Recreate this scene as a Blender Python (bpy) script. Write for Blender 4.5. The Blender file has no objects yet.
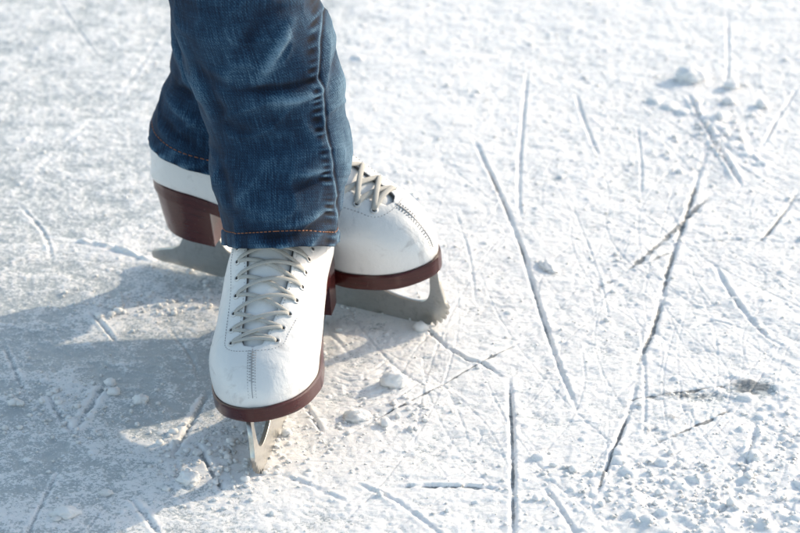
import bpy, bmesh, math, random
import numpy as np
from mathutils import Vector, Matrix, noise as mnoise
R = math.radians
random.seed(7)
rng = np.random.default_rng(11)
scene = bpy.context.scene
COL = scene.collection

# ------------------------------------------------------------------ camera model
CAM_H, PITCH, LENS = 1.763*120/85*math.sin(math.radians(25.0)), R(25.0), 120.0
FPX = 800 * LENS / 36.0
SP, CP = math.sin(PITCH), math.cos(PITCH)

def ray(u, v):
    a, b = (u - 400) / FPX, -(v - 266.5) / FPX
    return Vector((a, CP + b * SP, -SP + b * CP))

def ground(u, v, z=0.0):
    d = ray(u, v)
    t = (z - CAM_H) / d.z
    return Vector((d.x * t, d.y * t, z))

def at_depth(u, v, Y):
    d = ray(u, v)
    t = Y / d.y
    return Vector((d.x * t, Y, CAM_H + d.z * t))

# ------------------------------------------------------------------ small helpers
def pchip(xs, ys):
    xs = np.asarray(xs, float); ys = np.asarray(ys, float)
    h = np.diff(xs); dl = np.diff(ys) / h
    d = np.zeros_like(ys)
    for i in range(1, len(xs) - 1):
        if dl[i - 1] * dl[i] > 0:
            w1 = 2 * h[i] + h[i - 1]; w2 = h[i] + 2 * h[i - 1]
            d[i] = (w1 + w2) / (w1 / dl[i - 1] + w2 / dl[i])
    d[0], d[-1] = dl[0], dl[-1]
    def f(x):
        i = min(max(int(np.searchsorted(xs, x) - 1), 0), len(h) - 1)
        t = min(max((x - xs[i]) / h[i], 0.0), 1.0)
        h00 = 2*t**3 - 3*t**2 + 1; h10 = t**3 - 2*t**2 + t
        h01 = -2*t**3 + 3*t**2; h11 = t**3 - t**2
        return float(h00*ys[i] + h10*h[i]*d[i] + h01*ys[i+1] + h11*h[i]*d[i+1])
    return f

def link(name, me, mats, parent=None, smooth=True):
    o = bpy.data.objects.new(name, me)
    COL.objects.link(o)
    for m in (mats if isinstance(mats, (list, tuple)) else [mats]):
        me.materials.append(m)
    if smooth:
        me.polygons.foreach_set('use_smooth', [True] * len(me.polygons))
    if parent is not None:
        o.parent = parent
    return o

def mesh_from(name, verts, faces):
    me = bpy.data.meshes.new(name)
    me.from_pydata([tuple(v) for v in verts], [], faces)
    me.validate(); me.update()
    return me

def fix_normals(me):
    bm = bmesh.new(); bm.from_mesh(me)
    bmesh.ops.remove_doubles(bm, verts=bm.verts, dist=1e-6)
    bmesh.ops.recalc_face_normals(bm, faces=bm.faces)
    bm.to_mesh(me); bm.free()

def thing(o, label, cat, group=None):
    o['label'] = label; o['category'] = cat
    if group: o['group'] = group
    return o

class MB:
    """collects tubes / balls in one mesh"""
    def __init__(self): self.v = []; self.f = []
    def tube(self, pts, r, n=8, flat=1.0, ups=None, caps=True):
        pts = [Vector(p) for p in pts]
        base = len(self.v); m = len(pts)
        for i, p in enumerate(pts):
            t = (pts[min(i+1, m-1)] - pts[max(i-1, 0)]).normalized()
            up = Vector(ups[i]) if ups else Vector((0, 0, 1))
            a = t.cross(up)
            if a.length < 1e-4: a = t.cross(Vector((0, 1, 0)))
            a.normalize(); b = a.cross(t).normalized()
            rr = r[i] if isinstance(r, (list, tuple)) else r
            for k in range(n):
                c, s = math.cos(2*math.pi*k/n), math.sin(2*math.pi*k/n)
                self.v.append(p + a*c*rr + b*s*rr*flat)
        for i in range(m-1):
            for k in range(n):
                k2 = (k+1) % n
                self.f.append((base+i*n+k, base+i*n+k2, base+(i+1)*n+k2, base+(i+1)*n+k))
        if caps:
            self.f.append(tuple(base+k for k in reversed(range(n))))
            self.f.append(tuple(base+(m-1)*n+k for k in range(n)))
    def torus(self, c, nrm, r, rr, n=16, m=8):
        c = Vector(c); nrm = Vector(nrm).normalized()
        a = nrm.orthogonal().normalized(); b = nrm.cross(a)
        base = len(self.v)
        for i in range(n):
            d = a*math.cos(2*math.pi*i/n) + b*math.sin(2*math.pi*i/n)
            for k in range(m):
                q = 2*math.pi*k/m
                self.v.append(c + d*(r + rr*math.cos(q)) + nrm*rr*0.7*math.sin(q))
        for i in range(n):
            for k in range(m):
                i2, k2 = (i+1) % n, (k+1) % m
                self.f.append((base+i*m+k, base+i2*m+k, base+i2*m+k2, base+i*m+k2))
    def disc(self, c, nrm, r, n=14):
        c = Vector(c); nrm = Vector(nrm).normalized()
        a = nrm.orthogonal().normalized(); b = nrm.cross(a)
        base = len(self.v)
        for i in range(n):
            self.v.append(c + (a*math.cos(2*math.pi*i/n) + b*math.sin(2*math.pi*i/n))*r)
        self.f.append(tuple(base+i for i in range(n)))
    def build(self, name, mat, parent=None):
        return link(name, mesh_from(name, self.v, self.f), mat, parent)

# ------------------------------------------------------------------ materials
def new_mat(name):
    m = bpy.data.materials.new(name); m.use_nodes = True
    nt = m.node_tree
    return m, nt, nt.nodes['Principled BSDF']

class N:
    def __init__(self, nt): self.nt = nt
    def node(self, t, **kw):
        n = self.nt.nodes.new(t)
        for k, v in kw.items(): setattr(n, k, v)
        return n
    def l(self, a, b): self.nt.links.new(a, b)
    def coord(self, sock='Object', scale=None, rot=None):
        c = self.node('ShaderNodeTexCoord').outputs[sock]
        if scale is None: return c
        mp = self.node('ShaderNodeMapping'); self.l(c, mp.inputs['Vector'])
        mp.inputs['Scale'].default_value = scale
        if rot: mp.inputs['Rotation'].default_value = rot
        return mp.outputs[0]
    def noise(self, vec, scale, detail=4, rough=0.55, dist=0.0):
        n = self.node('ShaderNodeTexNoise')
        n.inputs['Scale'].default_value = scale; n.inputs['Detail'].default_value = detail
        n.inputs['Roughness'].default_value = rough; n.inputs['Distortion'].default_value = dist
        self.l(vec, n.inputs['Vector']); return n.outputs['Fac']
    def ramp(self, fac, stops, interp='LINEAR'):
        r = self.node('ShaderNodeValToRGB'); r.color_ramp.interpolation = interp
        e = r.color_ramp.elements
        while len(e) < len(stops): e.new(0.5)
        for el, (p, c) in zip(e, stops):
            el.position = p; el.color = c if len(c) == 4 else (*c, 1)
        self.l(fac, r.inputs[0]); return r.outputs[0]
    def mix(self, fac, a, b, mode='MIX'):
        m = self.node('ShaderNodeMix', data_type='RGBA', blend_type=mode)
        for s, i in ((fac, 0), (a, 6), (b, 7)):
            if isinstance(s, (int, float)): m.inputs[i].default_value = s
            elif isinstance(s, tuple): m.inputs[i].default_value = s if len(s) == 4 else (*s, 1)
            else: self.l(s, m.inputs[i])
        return m.outputs[2]
    def math(self, op, a, b=0.0, clamp=False):
        m = self.node('ShaderNodeMath', operation=op, use_clamp=clamp)
        for s, i in ((a, 0), (b, 1)):
            if isinstance(s, (int, float)): m.inputs[i].default_value = s
            else: self.l(s, m.inputs[i])
        return m.outputs[0]
    def attr(self, name):
        return self.node('ShaderNodeAttribute', attribute_name=name).outputs['Fac']
    def bump(self, h, strength, dist, prev=None):
        b = self.node('ShaderNodeBump')
        b.inputs['Strength'].default_value = strength; b.inputs['Distance'].default_value = dist
        self.l(h, b.inputs['Height'])
        if prev is not None: self.l(prev, b.inputs['Normal'])
        return b.outputs[0]

def mat_leather_white():
    m, nt, p = new_mat('white_leather'); n = N(nt); c = n.coord()
    scuff = n.ramp(n.noise(n.coord(scale=(60, 25, 60)), 1.0, 6, 0.65, 0.6), [(0.57, (0, 0, 0)), (0.72, (1, 1, 1))])
    soft = n.noise(c, 30, 3)
    base = n.mix(n.math('MULTIPLY', soft, 0.5), (0.80, 0.80, 0.79), (0.68, 0.69, 0.69))
    n.l(n.mix(n.math('MULTIPLY', scuff, 0.5), base, (0.36, 0.34, 0.33)), p.inputs['Base Color'])
    n.l(n.math('ADD', n.math('MULTIPLY', n.noise(c, 120, 4), 0.35), 0.22), p.inputs['Roughness'])
    b = n.bump(n.noise(c, 1400, 3), 0.18, 0.0006)
    b = n.bump(n.noise(c, 70, 4, 0.6, 0.4), 0.35, 0.003, b)
    n.l(b, p.inputs['Normal'])
    p.inputs['Coat Weight'].default_value = 0.15; p.inputs['Coat Roughness'].default_value = 0.25
    return m

def mat_simple(name, col, rough, metal=0.0, var=0.25, scale=80, bump=0.15, bscale=600, bdist=0.0005):
    m, nt, p = new_mat(name); n = N(nt); c = n.coord()
    dk = tuple(x * (1 - var) for x in col)
    n.l(n.mix(n.noise(c, scale, 5, 0.6), dk, col), p.inputs['Base Color'])
    n.l(n.math('ADD', n.math('MULTIPLY', n.noise(c, scale * 1.7, 4), 0.3), rough - 0.15), p.inputs['Roughness'])
    p.inputs['Metallic'].default_value = metal
    n.l(n.bump(n.noise(c, bscale, 3), bump, bdist), p.inputs['Normal'])
    return m

def mat_sole():
    m, nt, p = new_mat('maroon_leather'); n = N(nt); c = n.coord()
    streak = n.noise(n.coord(scale=(40, 40, 700)), 1.0, 3)
    base = n.mix(streak, (0.026, 0.0042, 0.004), (0.085, 0.0115, 0.0108))
    sc = n.ramp(n.noise(c, 140, 6, 0.7, 0.8), [(0.62, (0, 0, 0)), (0.72, (1, 1, 1))])
    n.l(n.mix(n.math('MULTIPLY', sc, 0.35), base, (0.20, 0.13, 0.11)), p.inputs['Base Color'])
    n.l(n.math('ADD', n.math('MULTIPLY', n.noise(c, 200, 4), 0.25), 0.10), p.inputs['Roughness'])
    n.l(n.bump(streak, 0.12, 0.0006), p.inputs['Normal'])
    return m

def mat_blade():
    m, nt, p = new_mat('blade_steel'); n = N(nt); c = n.coord()
    sc = n.noise(n.coord(scale=(90, 400, 600)), 1.0, 5, 0.7)
    blot = n.ramp(n.noise(c, 130, 6, 0.65, 0.5), [(0.52, (0, 0, 0)), (0.70, (1, 1, 1))])
    base = n.mix(sc, (0.43, 0.425, 0.40), (0.60, 0.59, 0.56))
    n.l(n.mix(n.math('MULTIPLY', blot, 0.45), base, (0.27, 0.27, 0.255)), p.inputs['Base Color'])
    p.inputs['Metallic'].default_value = 0.88
    n.l(n.math('ADD', n.math('MULTIPLY', blot, 0.2), 0.28), p.inputs['Roughness'])
    n.l(n.bump(sc, 0.08, 0.0004), p.inputs['Normal'])
    return m

def mat_denim():
    m, nt, p = new_mat('blue_denim'); n = N(nt)
    uv = n.node('ShaderNodeUVMap', uv_map='UVMap').outputs[0]
    def mp(sc, rot=0.0):
        q = n.node('ShaderNodeMapping'); n.l(uv, q.inputs['Vector'])
        q.inputs['Scale'].default_value = sc; q.inputs['Rotation'].default_value = (0, 0, rot); return q.outputs[0]
    slub = n.noise(mp((900, 45, 1)), 1.0, 3, 0.6)
    slub2 = n.noise(mp((70, 700, 1)), 1.0, 3, 0.6)
    grain = n.noise(mp((1500, 1100, 1), 0.6), 1.0, 2, 0.6)
    tw = n.node('ShaderNodeTexWave', wave_type='BANDS', bands_direction='DIAGONAL')
    n.l(mp((700, 520, 1)), tw.inputs['Vector']); tw.inputs['Scale'].default_value = 0.35
    tw.inputs['Distortion'].default_value = 1.2; tw.inputs['Detail'].default_value = 2
    blot = n.noise(mp((22, 10, 1)), 1.0, 4, 0.6)
    f = n.math('ADD', n.math('MULTIPLY', slub, 0.34), n.math('MULTIPLY', slub2, 0.20))
    f = n.math('ADD', f, n.math('MULTIPLY', grain, 0.42))
    f = n.math('ADD', f, n.math('MULTIPLY', tw.outputs['Fac'], 0.06))
    f = n.math('ADD', f, n.math('MULTIPLY', n.math('SUBTRACT', blot, 0.5), 0.12))
    f = n.math('ADD', f, n.math('MULTIPLY', n.attr('wear_shade'), 0.20))  # real fading plus fold highlights and shade painted into the denim colour
    col = n.ramp(f, [(0.34, (0.001, 0.004, 0.011)), (0.47, (0.0042, 0.017, 0.044)), (0.575, (0.014, 0.052, 0.105)), (0.78, (0.14, 0.24, 0.33))])
    n.l(col, p.inputs['Base Color'])
    p.inputs['Roughness'].default_value = 0.9
    p.inputs['Specular IOR Level'].default_value = 0.25
    p.inputs['Sheen Weight'].default_value = 0.05; p.inputs['Sheen Roughness'].default_value = 0.4
    b = n.bump(n.math('ADD', n.math('MULTIPLY', grain, 0.6), n.math('MULTIPLY', slub, 0.5)), 0.5, 0.0009)
    n.l(b, p.inputs['Normal'])
    return m

def mat_ice():
    m, nt, p = new_mat('skated_ice'); n = N(nt); c = n.coord()
    snow = n.attr('snow'); cut = n.attr('cut')
    fine = n.noise(c, 420, 4, 0.65)
    fine2 = n.noise(c, 1300, 3, 0.6)
    s = n.math('ADD', snow, n.math('MULTIPLY', n.math('SUBTRACT', fine, 0.5), 2.4))
    s = n.math('ADD', s, n.math('MULTIPLY', n.math('SUBTRACT', fine2, 0.5), 1.3))
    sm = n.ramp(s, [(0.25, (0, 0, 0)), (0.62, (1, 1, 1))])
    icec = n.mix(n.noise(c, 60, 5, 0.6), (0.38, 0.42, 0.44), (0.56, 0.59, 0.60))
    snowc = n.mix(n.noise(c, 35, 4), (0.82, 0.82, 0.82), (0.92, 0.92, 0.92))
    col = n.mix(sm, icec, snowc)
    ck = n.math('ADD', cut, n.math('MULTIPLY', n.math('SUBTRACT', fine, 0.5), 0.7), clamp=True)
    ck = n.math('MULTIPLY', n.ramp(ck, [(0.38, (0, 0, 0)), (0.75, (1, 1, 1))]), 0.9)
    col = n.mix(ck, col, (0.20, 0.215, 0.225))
    n.l(col, p.inputs['Base Color'])
    n.l(n.math('ADD', n.math('MULTIPLY', sm, 0.36), 0.16), p.inputs['Roughness'])
    p.inputs['IOR'].default_value = 1.31
    p.inputs['Subsurface Weight'].default_value = 0.5; p.inputs['Subsurface Radius'].default_value = (1, 1.15, 1.3); p.inputs['Subsurface Scale'].default_value = 0.005
    b = n.bump(fine2, 0.45, 0.0010)
    b = n.bump(fine, 0.32, 0.0018, b)
    n.l(b, p.inputs['Normal'])
    return m

def mat_snow():
    m, nt, p = new_mat('loose_snow'); n = N(nt); c = n.coord()
    n.l(n.mix(n.noise(c, 90, 4), (0.84, 0.85, 0.86), (0.93, 0.93, 0.93)), p.inputs['Base Color'])
    p.inputs['Roughness'].default_value = 0.55; p.inputs['IOR'].default_value = 1.31
    p.inputs['Subsurface Weight'].default_value = 0.6
    p.inputs['Subsurface Radius'].default_value = (1, 1.1, 1.25); p.inputs['Subsurface Scale'].default_value = 0.008
    n.l(n.bump(n.noise(c, 900, 4, 0.65), 0.6, 0.0015), p.inputs['Normal'])
    return m

M = dict(
    leather=mat_leather_white(), sole=mat_sole(), steel=mat_blade(), denim=mat_denim(), ice=mat_ice(), snow=mat_snow(),
    lining=mat_simple('grey_lining', (0.16, 0.16, 0.16), 0.8, bump=0.4),
    tongue=mat_simple('tongue_leather', (0.80, 0.81, 0.81), 0.45, var=0.08, bump=0.25),
    lace=mat_simple('lace_cotton', (0.56, 0.55, 0.51), 0.85, var=0.3, scale=700, bump=0.7, bscale=1600),
    thread=mat_simple('grey_thread', (0.40, 0.40, 0.41), 0.8),
    copper=mat_simple('orange_thread', (0.30, 0.12, 0.06), 0.75, var=0.3, scale=400),
    eyelet=mat_simple('eyelet_metal', (0.72, 0.72, 0.71), 0.35, metal=0.55),
    hole=mat_simple('eyelet_hole', (0.02, 0.02, 0.02), 0.8),
    plate=mat_simple('plate_steel', (0.62, 0.62, 0.60), 0.35, metal=0.9),
    skin=mat_simple('skin', (0.45, 0.27, 0.20), 0.5),
)

# ------------------------------------------------------------------ the skate (local cm: s forward from heel back, y left, z up from the ice)
S0 = 20.0
CTRL = np.array([
 # sB    zB    sT    zT    W    WB
 (29.15, 7.12, 29.15, 7.8, 0.6, 0.5),
 (28.88, 7.07, 28.82, 8.8, 1.35, 1.2),
 (28.1, 6.92, 27.9, 9.95, 2.35, 2.2),
 (26.8, 6.68, 26.6, 11.0, 3.35, 3.15),
 (24.6, 6.5, 24.8, 11.8, 4.25, 4.1),
 (22.0, 6.40, 22.6, 12.8, 4.6, 4.5),
 (19.0, 6.45, 20.2, 14.2, 4.45, 4.2),
 (16.0, 6.95, 18.0, 15.7, 4.4, 3.9),
 (12.5, 8.10, 16.2, 17.0, 4.3, 3.5),
 (9.0, 9.20, 14.6, 17.6, 4.1, 3.25),
 (5.0, 9.60, 13.4, 18.0, 3.9, 3.15),
 (1.6, 9.60, 12.7, 18.3, 3.7, 2.2),
 (0.45, 10.0, 12.2, 18.5, 3.6, 0.9),
 (0.4, 12.0, 11.8, 18.7, 3.5, 0.05),
 (2.3, 14.5, 11.4, 18.8, 3.2, 0.05),
 (3.2, 16.0, 11.0, 18.9, 3.0, 0.05),
 (4.2, 17.0, 10.7, 19.0, 3.0, 0.05)])
TSC = 1.0      # how high the vamp stands over the sole (each foot fills its boot differently)
KF = [pchip(range(len(CTRL)), CTRL[:, j]) for j in range(6)]
HM, PEXP, QEXP = 0.36, 2.15, 2.0
OPEN0 = pchip([0, 4.15, 4.3, 4.6, 6.0, 8.0, 10.0, 16], [0.0, 0.0, 0.75, 1.0, 1.45, 1.9, 2.0, 2.0])
KOFF = 0.0
def OPEN(k): return OPEN0(min(16.0, k + KOFF))
def MID(k, side):
    t = min(1.0, max(0.0, (k + KOFF - 4.5) / 3.0)); return side * 0.75 * t * t * (3 - 2 * t)      # the lacing drifts to the inner side of the foot

def bend(s, side):
    return side * 0.75 * max(0.0, (s - 13) / 16.0) ** 2

def ring_pt(k, a, lower, side):
    """lower: a 0..1 from feather edge to widest point; else a is the superellipse angle up to the top"""
    sB, zB, sT, zT, W, WB = [f(k) for f in KF]
    zT = zB + (zT - zB) * (1 + (TSC - 1) * max(0.0, min(1.0, (9 - k) / 4)))
    if lower:
        h = HM * a
        y = WB + (W - WB) * math.sqrt(max(0.0, 1 - (1 - a) ** 2))
    else:
        pe = PEXP if k < 5 else PEXP - 0.35 * min(1, (k - 5) / 3)
        h = HM + (1 - HM) * math.sin(a) ** (2 / pe)
        y = W * max(0.0, math.cos(a)) ** (2 / QEXP)
    return sB + (sT - sB) * h, y, zB + (zT - zB) * h

def to_local(s, y, z, side):
    return Vector(((s - S0) * 0.01, (y + bend(s, side)) * 0.01, z * 0.01))

def surf(k, y, side, lift=0.0):
    """point and normal on the upper at signed lateral offset y (cm)"""
    def pt(k, y):
        W = KF[4](k); a = math.acos(min(1.0, abs(y) / W) ** (QEXP / 2))
        s, yy, z = ring_pt(k, a, False, side)
        return to_local(s, math.copysign(yy, y), z, side)
    p = pt(k, y)
    du = pt(k + 0.04, y) - pt(k - 0.04, y)
    dv = pt(k, y + 0.04) - pt(k, y - 0.04)
    nn = dv.cross(du).normalized()
    c = Vector(((KF[0](k) - S0) * 0.01, 0, KF[1](k) * 0.01 + 0.02))
    if nn.dot(p - c) < 0: nn = -nn
    return p + nn * lift * 0.01, nn

def make_upper(side):
    ks = np.concatenate([np.linspace(0, 2, 14)[:-1], np.linspace(2, 4.15 - KOFF, 22)[:-1], np.linspace(4.15 - KOFF, 4.6 - KOFF, 10)[:-1], np.linspace(4.6 - KOFF, 16, 90)])
    n1, n2 = 12, 34
    verts = []; faces = []
    cols = n1 + n2
    for sgn in (1, -1):
        base = len(verts)
        for k in ks:
            W = KF[4](k); o = min(OPEN(k), W * 0.95)
            if o > 0: o = min(max(o + sgn * MID(k, side), 0.02), W * 0.95)
            aend = math.acos((o / W) ** (QEXP / 2))
            for j in range(n1):
                s, y, z = ring_pt(k, j / n1, True, side)
                verts.append(to_local(s, sgn * y, z, side))
            for j in range(n2):
                s, y, z = ring_pt(k, aend * j / (n2 - 1), False, side)
                if o == 0 and j == n2 - 1: y = 0.0
                v = to_local(s, sgn * y, z, side)
                # creases where the vamp flexes, small dents
                q = math.exp(-((s - 22.0) / 1.6) ** 2) * (1 if abs(y) > o + 0.6 else 0)
                v.z -= 0.0008 * q * (0.5 + 0.5 * math.sin(s * 6.5 + y * 1.3 + 2.2 * mnoise.noise(Vector((s*0.8, y*1.4*sgn, side))))) * (0.5 + mnoise.noise(Vector((s*0.7, y*sgn, 4.0))))
                v += Vector((0, 0, 1)) * 0.0005 * mnoise.noise(v * 55)
                verts.append(v)
        nk = len(ks)
        if sgn > 0: nosep = [base + j for j in range(cols)]
        else: faces.append([base + j for j in range(cols)] + nosep[::-1])
        for i in range(nk - 1):
            for j in range(cols - 1):
                q = [base + i*cols + j, base + i*cols + j+1, base + (i+1)*cols + j+1, base + (i+1)*cols + j]
                faces.append(q if sgn > 0 else q[::-1])
    me = mesh_from('boot', verts, faces)
    bm = bmesh.new(); bm.from_mesh(me)
    # weld the closed toe seam and the back seam
    cand = [v for v in bm.verts if abs(v.co.y - bend(v.co.x*100 + S0, side)*0.01) < 8e-4]
    bmesh.ops.remove_doubles(bm, verts=cand, dist=1.3e-3)
    bmesh.ops.recalc_face_normals(bm, faces=bm.faces)
    bm.to_mesh(me); bm.free()
    # outward?
    me.update()
    top = max(me.polygons, key=lambda f: f.center.x)
    if top.normal.x < 0:
        me.flip_normals()
    return me

SOLE_W = pchip([0, 0.08, 0.45, 1.0, 1.8, 3.0, 5, 9, 12.5, 16, 19, 22, 24.6, 26.8, 28.25, 29.0, 29.4, 29.55],
               [0.0, 0.55, 1.3, 1.9, 2.45, 3.0, 3.35, 3.4, 3.55, 4.0, 4.5, 4.78, 4.36, 3.50, 2.42, 1.5, 0.8, 0.0])
SOLE_Z = pchip([0, 1.6, 5, 9, 12.5, 16, 19, 22, 24.6, 26.8, 28.25, 29.55],
               [9.7, 9.68, 9.66, 9.25, 8.15, 7.0, 6.5, 6.45, 6.55, 6.72, 6.95, 7.2])
SOLE_T = pchip([0, 8, 16, 29.55], [1.3, 1.2, 1.35, 1.3])
def stations():
    a = 3.0 * (1 - np.cos(np.linspace(0, math.pi/2, 16)))
    c = 29.55 - 4.0 * (1 - np.cos(np.linspace(0, math.pi/2, 18)))[::-1]
    return np.concatenate([a, np.linspace(3.0, 25.55, 50)[1:-1], c])

def loft_slab(name, ss, width, ztop, zbot, side, taper=None, nround=3):
    """closed slab: each station is a flat rectangle-like section"""
    verts = []; faces = []
    m = 4 + 2 * nround
    for s in ss:
        w = max(width(s), 0.004); zt, zb = ztop(s), zbot(s)
        sec = [(w - 0.12, zt), (w, zt - 0.12)]
        for i in range(nround):
            t = (i + 1) / (nround + 1)
            sec.append((w * (1 if taper is None else 1 - (1 - taper) * t), zt + (zb - zt) * t))
        wb = w * (1 if taper is None else taper)
        sec += [(wb, zb + 0.10), (wb - 0.1, zb)]
        sec = [(max(y, 0.003), z) for y, z in sec]
        full = [(y, z) for y, z in sec] + [(-y, z) for y, z in reversed(sec)]
        for y, z in full:
            verts.append(to_local(s, y, z, side))
        L = len(full)
    for i in range(len(ss) - 1):
        for j in range(L):
            j2 = (j + 1) % L
            faces.append((i*L + j, i*L + j2, (i+1)*L + j2, (i+1)*L + j))
    faces.append(tuple(range(L))); faces.append(tuple((len(ss)-1)*L + j for j in reversed(range(L))))
    me = mesh_from(name, verts, faces); fix_normals(me)
    return me

def smooth_angle(o, deg=40):
    me = o.data
    bm = bmesh.new(); bm.from_mesh(me)
    for e in bm.edges:
        if len(e.link_faces) == 2 and e.calc_face_angle(0) > R(deg): e.smooth = False
    bm.to_mesh(me); bm.free()

def make_heel(side):
    zb = 4.95
    verts = []; faces = []
    lv = 9
    outline_s = list(2.8 * (1 - np.cos(np.linspace(0, math.pi/2, 16)))) + list(np.linspace(2.8, 7.7, 12)[1:])
    half = [(s - 0.03, SOLE_W(s) + 0.03) for s in outline_s]
    for i in range(lv):
        t = i / (lv - 1)
        z = (SOLE_Z(4) - 0.03) * (1 - t) + zb * t
        ring = []
        for s, w in half:
            ss = s * (1 - 0.11 * t) + 0.80 * t
            ring.append((ss, w * (1 - 0.10 * t)))
        pts = ring + [(ring[-1][0] - 0.35 * math.sin(math.pi * q), ring[-1][1] * math.cos(math.pi * q)) for q in np.linspace(0, 1, 11)[1:-1]] + [(s, -w) for s, w in reversed(ring)][:-1]
        L = len(pts)
        for s, y in pts:
            zz = z + (SOLE_Z(s) - SOLE_Z(4)) * (1 - t)
            verts.append(to_local(s, y, zz, side))
    for i in range(lv - 1):
        for j in range(L):
            j2 = (j + 1) % L
            faces.append((i*L + j, i*L + j2, (i+1)*L + j2, (i+1)*L + j))
    faces.append(tuple(range(L))); faces.append(tuple((lv-1)*L + j for j in reversed(range(L))))
    me = mesh_from('heel', verts, faces); fix_normals(me)
    return me

def curve_plate(name, loops, half_t, bev):
    cu = bpy.data.curves.new(name, 'CURVE'); cu.dimensions = '2D'; cu.fill_mode = 'BOTH'
    cu.extrude = half_t - bev; cu.bevel_depth = bev; cu.bevel_resolution = 1
    for lp in loops:
        sp = cu.splines.new('POLY'); sp.points.add(len(lp) - 1)
        for p, (x, z) in zip(sp.points, lp): p.co = (x, z, 0, 1)
        sp.use_cyclic_u = True
    o = bpy.data.objects.new(name + '_tmp', cu); COL.objects.link(o)
    dg = bpy.context.evaluated_depsgraph_get()
    me = bpy.data.meshes.new_from_object(o.evaluated_get(dg))
    bpy.data.objects.remove(o); bpy.data.curves.remove(cu)
    me.materials.clear()
    me.transform(Matrix.Rotation(R(90), 4, 'X'))
    return me

def smooth_loop(pts, closed=True, sub=6):
    """Catmull-Rom through points; a point given twice stays a corner"""
    out = []; n = len(pts)
    for i in range(n):
        p0, p1, p2, p3 = [np.array(pts[(i + d) % n], float) for d in (-1, 0, 1, 2)]
        if np.allclose(p1, p2): continue
        for q in range(sub):
            t = q / sub
            out.append(tuple(0.5 * ((2*p1) + (-p0+p2)*t + (2*p0-5*p1+4*p2-p3)*t*t + (-p0+3*p1-3*p2+p3)*t**3)))
    return out

def make_blade(side):
    zf = lambda s: SOLE_Z(s) - SOLE_T(s) - 0.16      # underside of the sole plate
    hz = 4.95 - 0.16
    outer = []
    # bottom edge with rocker from tail to toe pick
    tail = [(-1.6, 1.15), (-1.7, 0.85), (-1.6, 0.55), (-0.5, 0.36)]
    outer += tail
    for s in np.linspace(0.5, 26.6, 24):
        d = s - 15.0
        outer.append((s, 0.42 * (abs(d) / 15.0) ** 2.4 * (1 if d < 0 else 0.6)))
    # drag pick and toe picks
    picks = [(27.2, 0.25), (27.7, 0.0), (28.05, 0.50), (28.4, 0.20), (28.55, 0.78), (28.95, 0.56), (28.98, 1.14), (29.38, 1.0), (29.28, 1.58), (29.68, 1.5), (29.45, 2.02), (29.8, 2.05), (29.5, 2.5)]
    outer += picks
    outer += [(29.35, 3.1), (29.1, 4.0), (28.95, zf(28.9))]
    outer += [(28.4, zf(28.4)), (27.4, zf(27.4)), (25, zf(25)), (21, zf(21)), (17.2, zf(17.2) )]
    # arch from front stanchion down to bar and up to heel stanchion
    arch = [(17.0, zf(17.2)), (16.6, 4.6), (15.9, 3.4), (14.6, 2.5), (12.5, 2.15), (9.6, 2.1), (7.8, 2.35), (6.7, 3.0), (6.15, 3.9), (6.05, hz), ]
    sm = smooth_loop([arch[0]] + arch + [arch[-1]])
    outer += [p for p in sm if p[1] < zf(17.2) + 0.02][0:len(arch) * 6 - 6]
    outer += [(6.05, hz), (2.3, hz), (2.3, 4.2), (2.15, 3.3), (1.6, 2.35), (0.7, 1.85), (-0.6, 1.5)]
    hole_c = [(21.6, zf(21.6) - 0.28), (21.75, 3.9), (22.3, 3.05), (23.4, 2.42), (25.0, 2.1), (26.6, 2.05), (27.6, 2.4), (28.05, 3.2), (28.15, 4.2), (28.1, zf(28.1) - 0.42), (27.2, zf(27.2) - 0.30), (24.5, zf(24.5) - 0.26)]
    hole = smooth_loop(hole_c)
    f = lambda lp: [((s - S0) * 0.01, z * 0.01) for s, z in lp]
    me = curve_plate('blade', [f(outer), f(hole)], 0.0021, 0.0003)
    # the plate stands along the bent centre line only as a straight steel strip
    return me

def make_plates(side, root):
    ss = np.concatenate([3.0 - 1.4*np.cos(np.linspace(0, math.pi/2, 6)), np.linspace(3.2, 6.2, 8)])
    zt = lambda s: 4.955; zb = lambda s: 4.955 - 0.15
    w = pchip([1.6, 2.0, 3.0, 6.2], [0.3, 1.2, 1.7, 1.5])
    o = link('heel_plate', loft_slab('heel_plate', ss, w, zt, zb, side, nround=0), M['plate'], root); smooth_angle(o)
    ss = np.concatenate([np.linspace(17.0, 26.0, 20), 26.0 + 2.9*np.sin(np.linspace(0, math.pi/2, 10))[1:]])
    w = pchip([17, 18, 22, 26, 28, 28.9], [1.6, 2.0, 2.4, 2.1, 1.4, 0.4])
    zt = lambda s: SOLE_Z(s) - SOLE_T(s) + 0.005; zb = lambda s: zt(s) - 0.16
    o2 = link('sole_plate', loft_slab('sole_plate', ss, w, zt, zb, side, nround=0), M['plate'], root); smooth_angle(o2)
    for s, y in ((18, 1.4), (18, -1.4), (22, 1.9), (22, -1.9), (25.5, 1.7), (25.5, -1.7)):
        p = to_local(s, y, zb(s) - 0.03, side)
        sc = MB(); sc.tube([p + Vector((0, 0, 0.0006)), p, p - Vector((0, 0, 0.0008))], [0.0032, 0.0032, 0.002], 12)
        sc.build('screw', M['plate'], o2)

ROWS = 8
def row_k(i): return 4.62 - KOFF + i * 0.67

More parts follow.
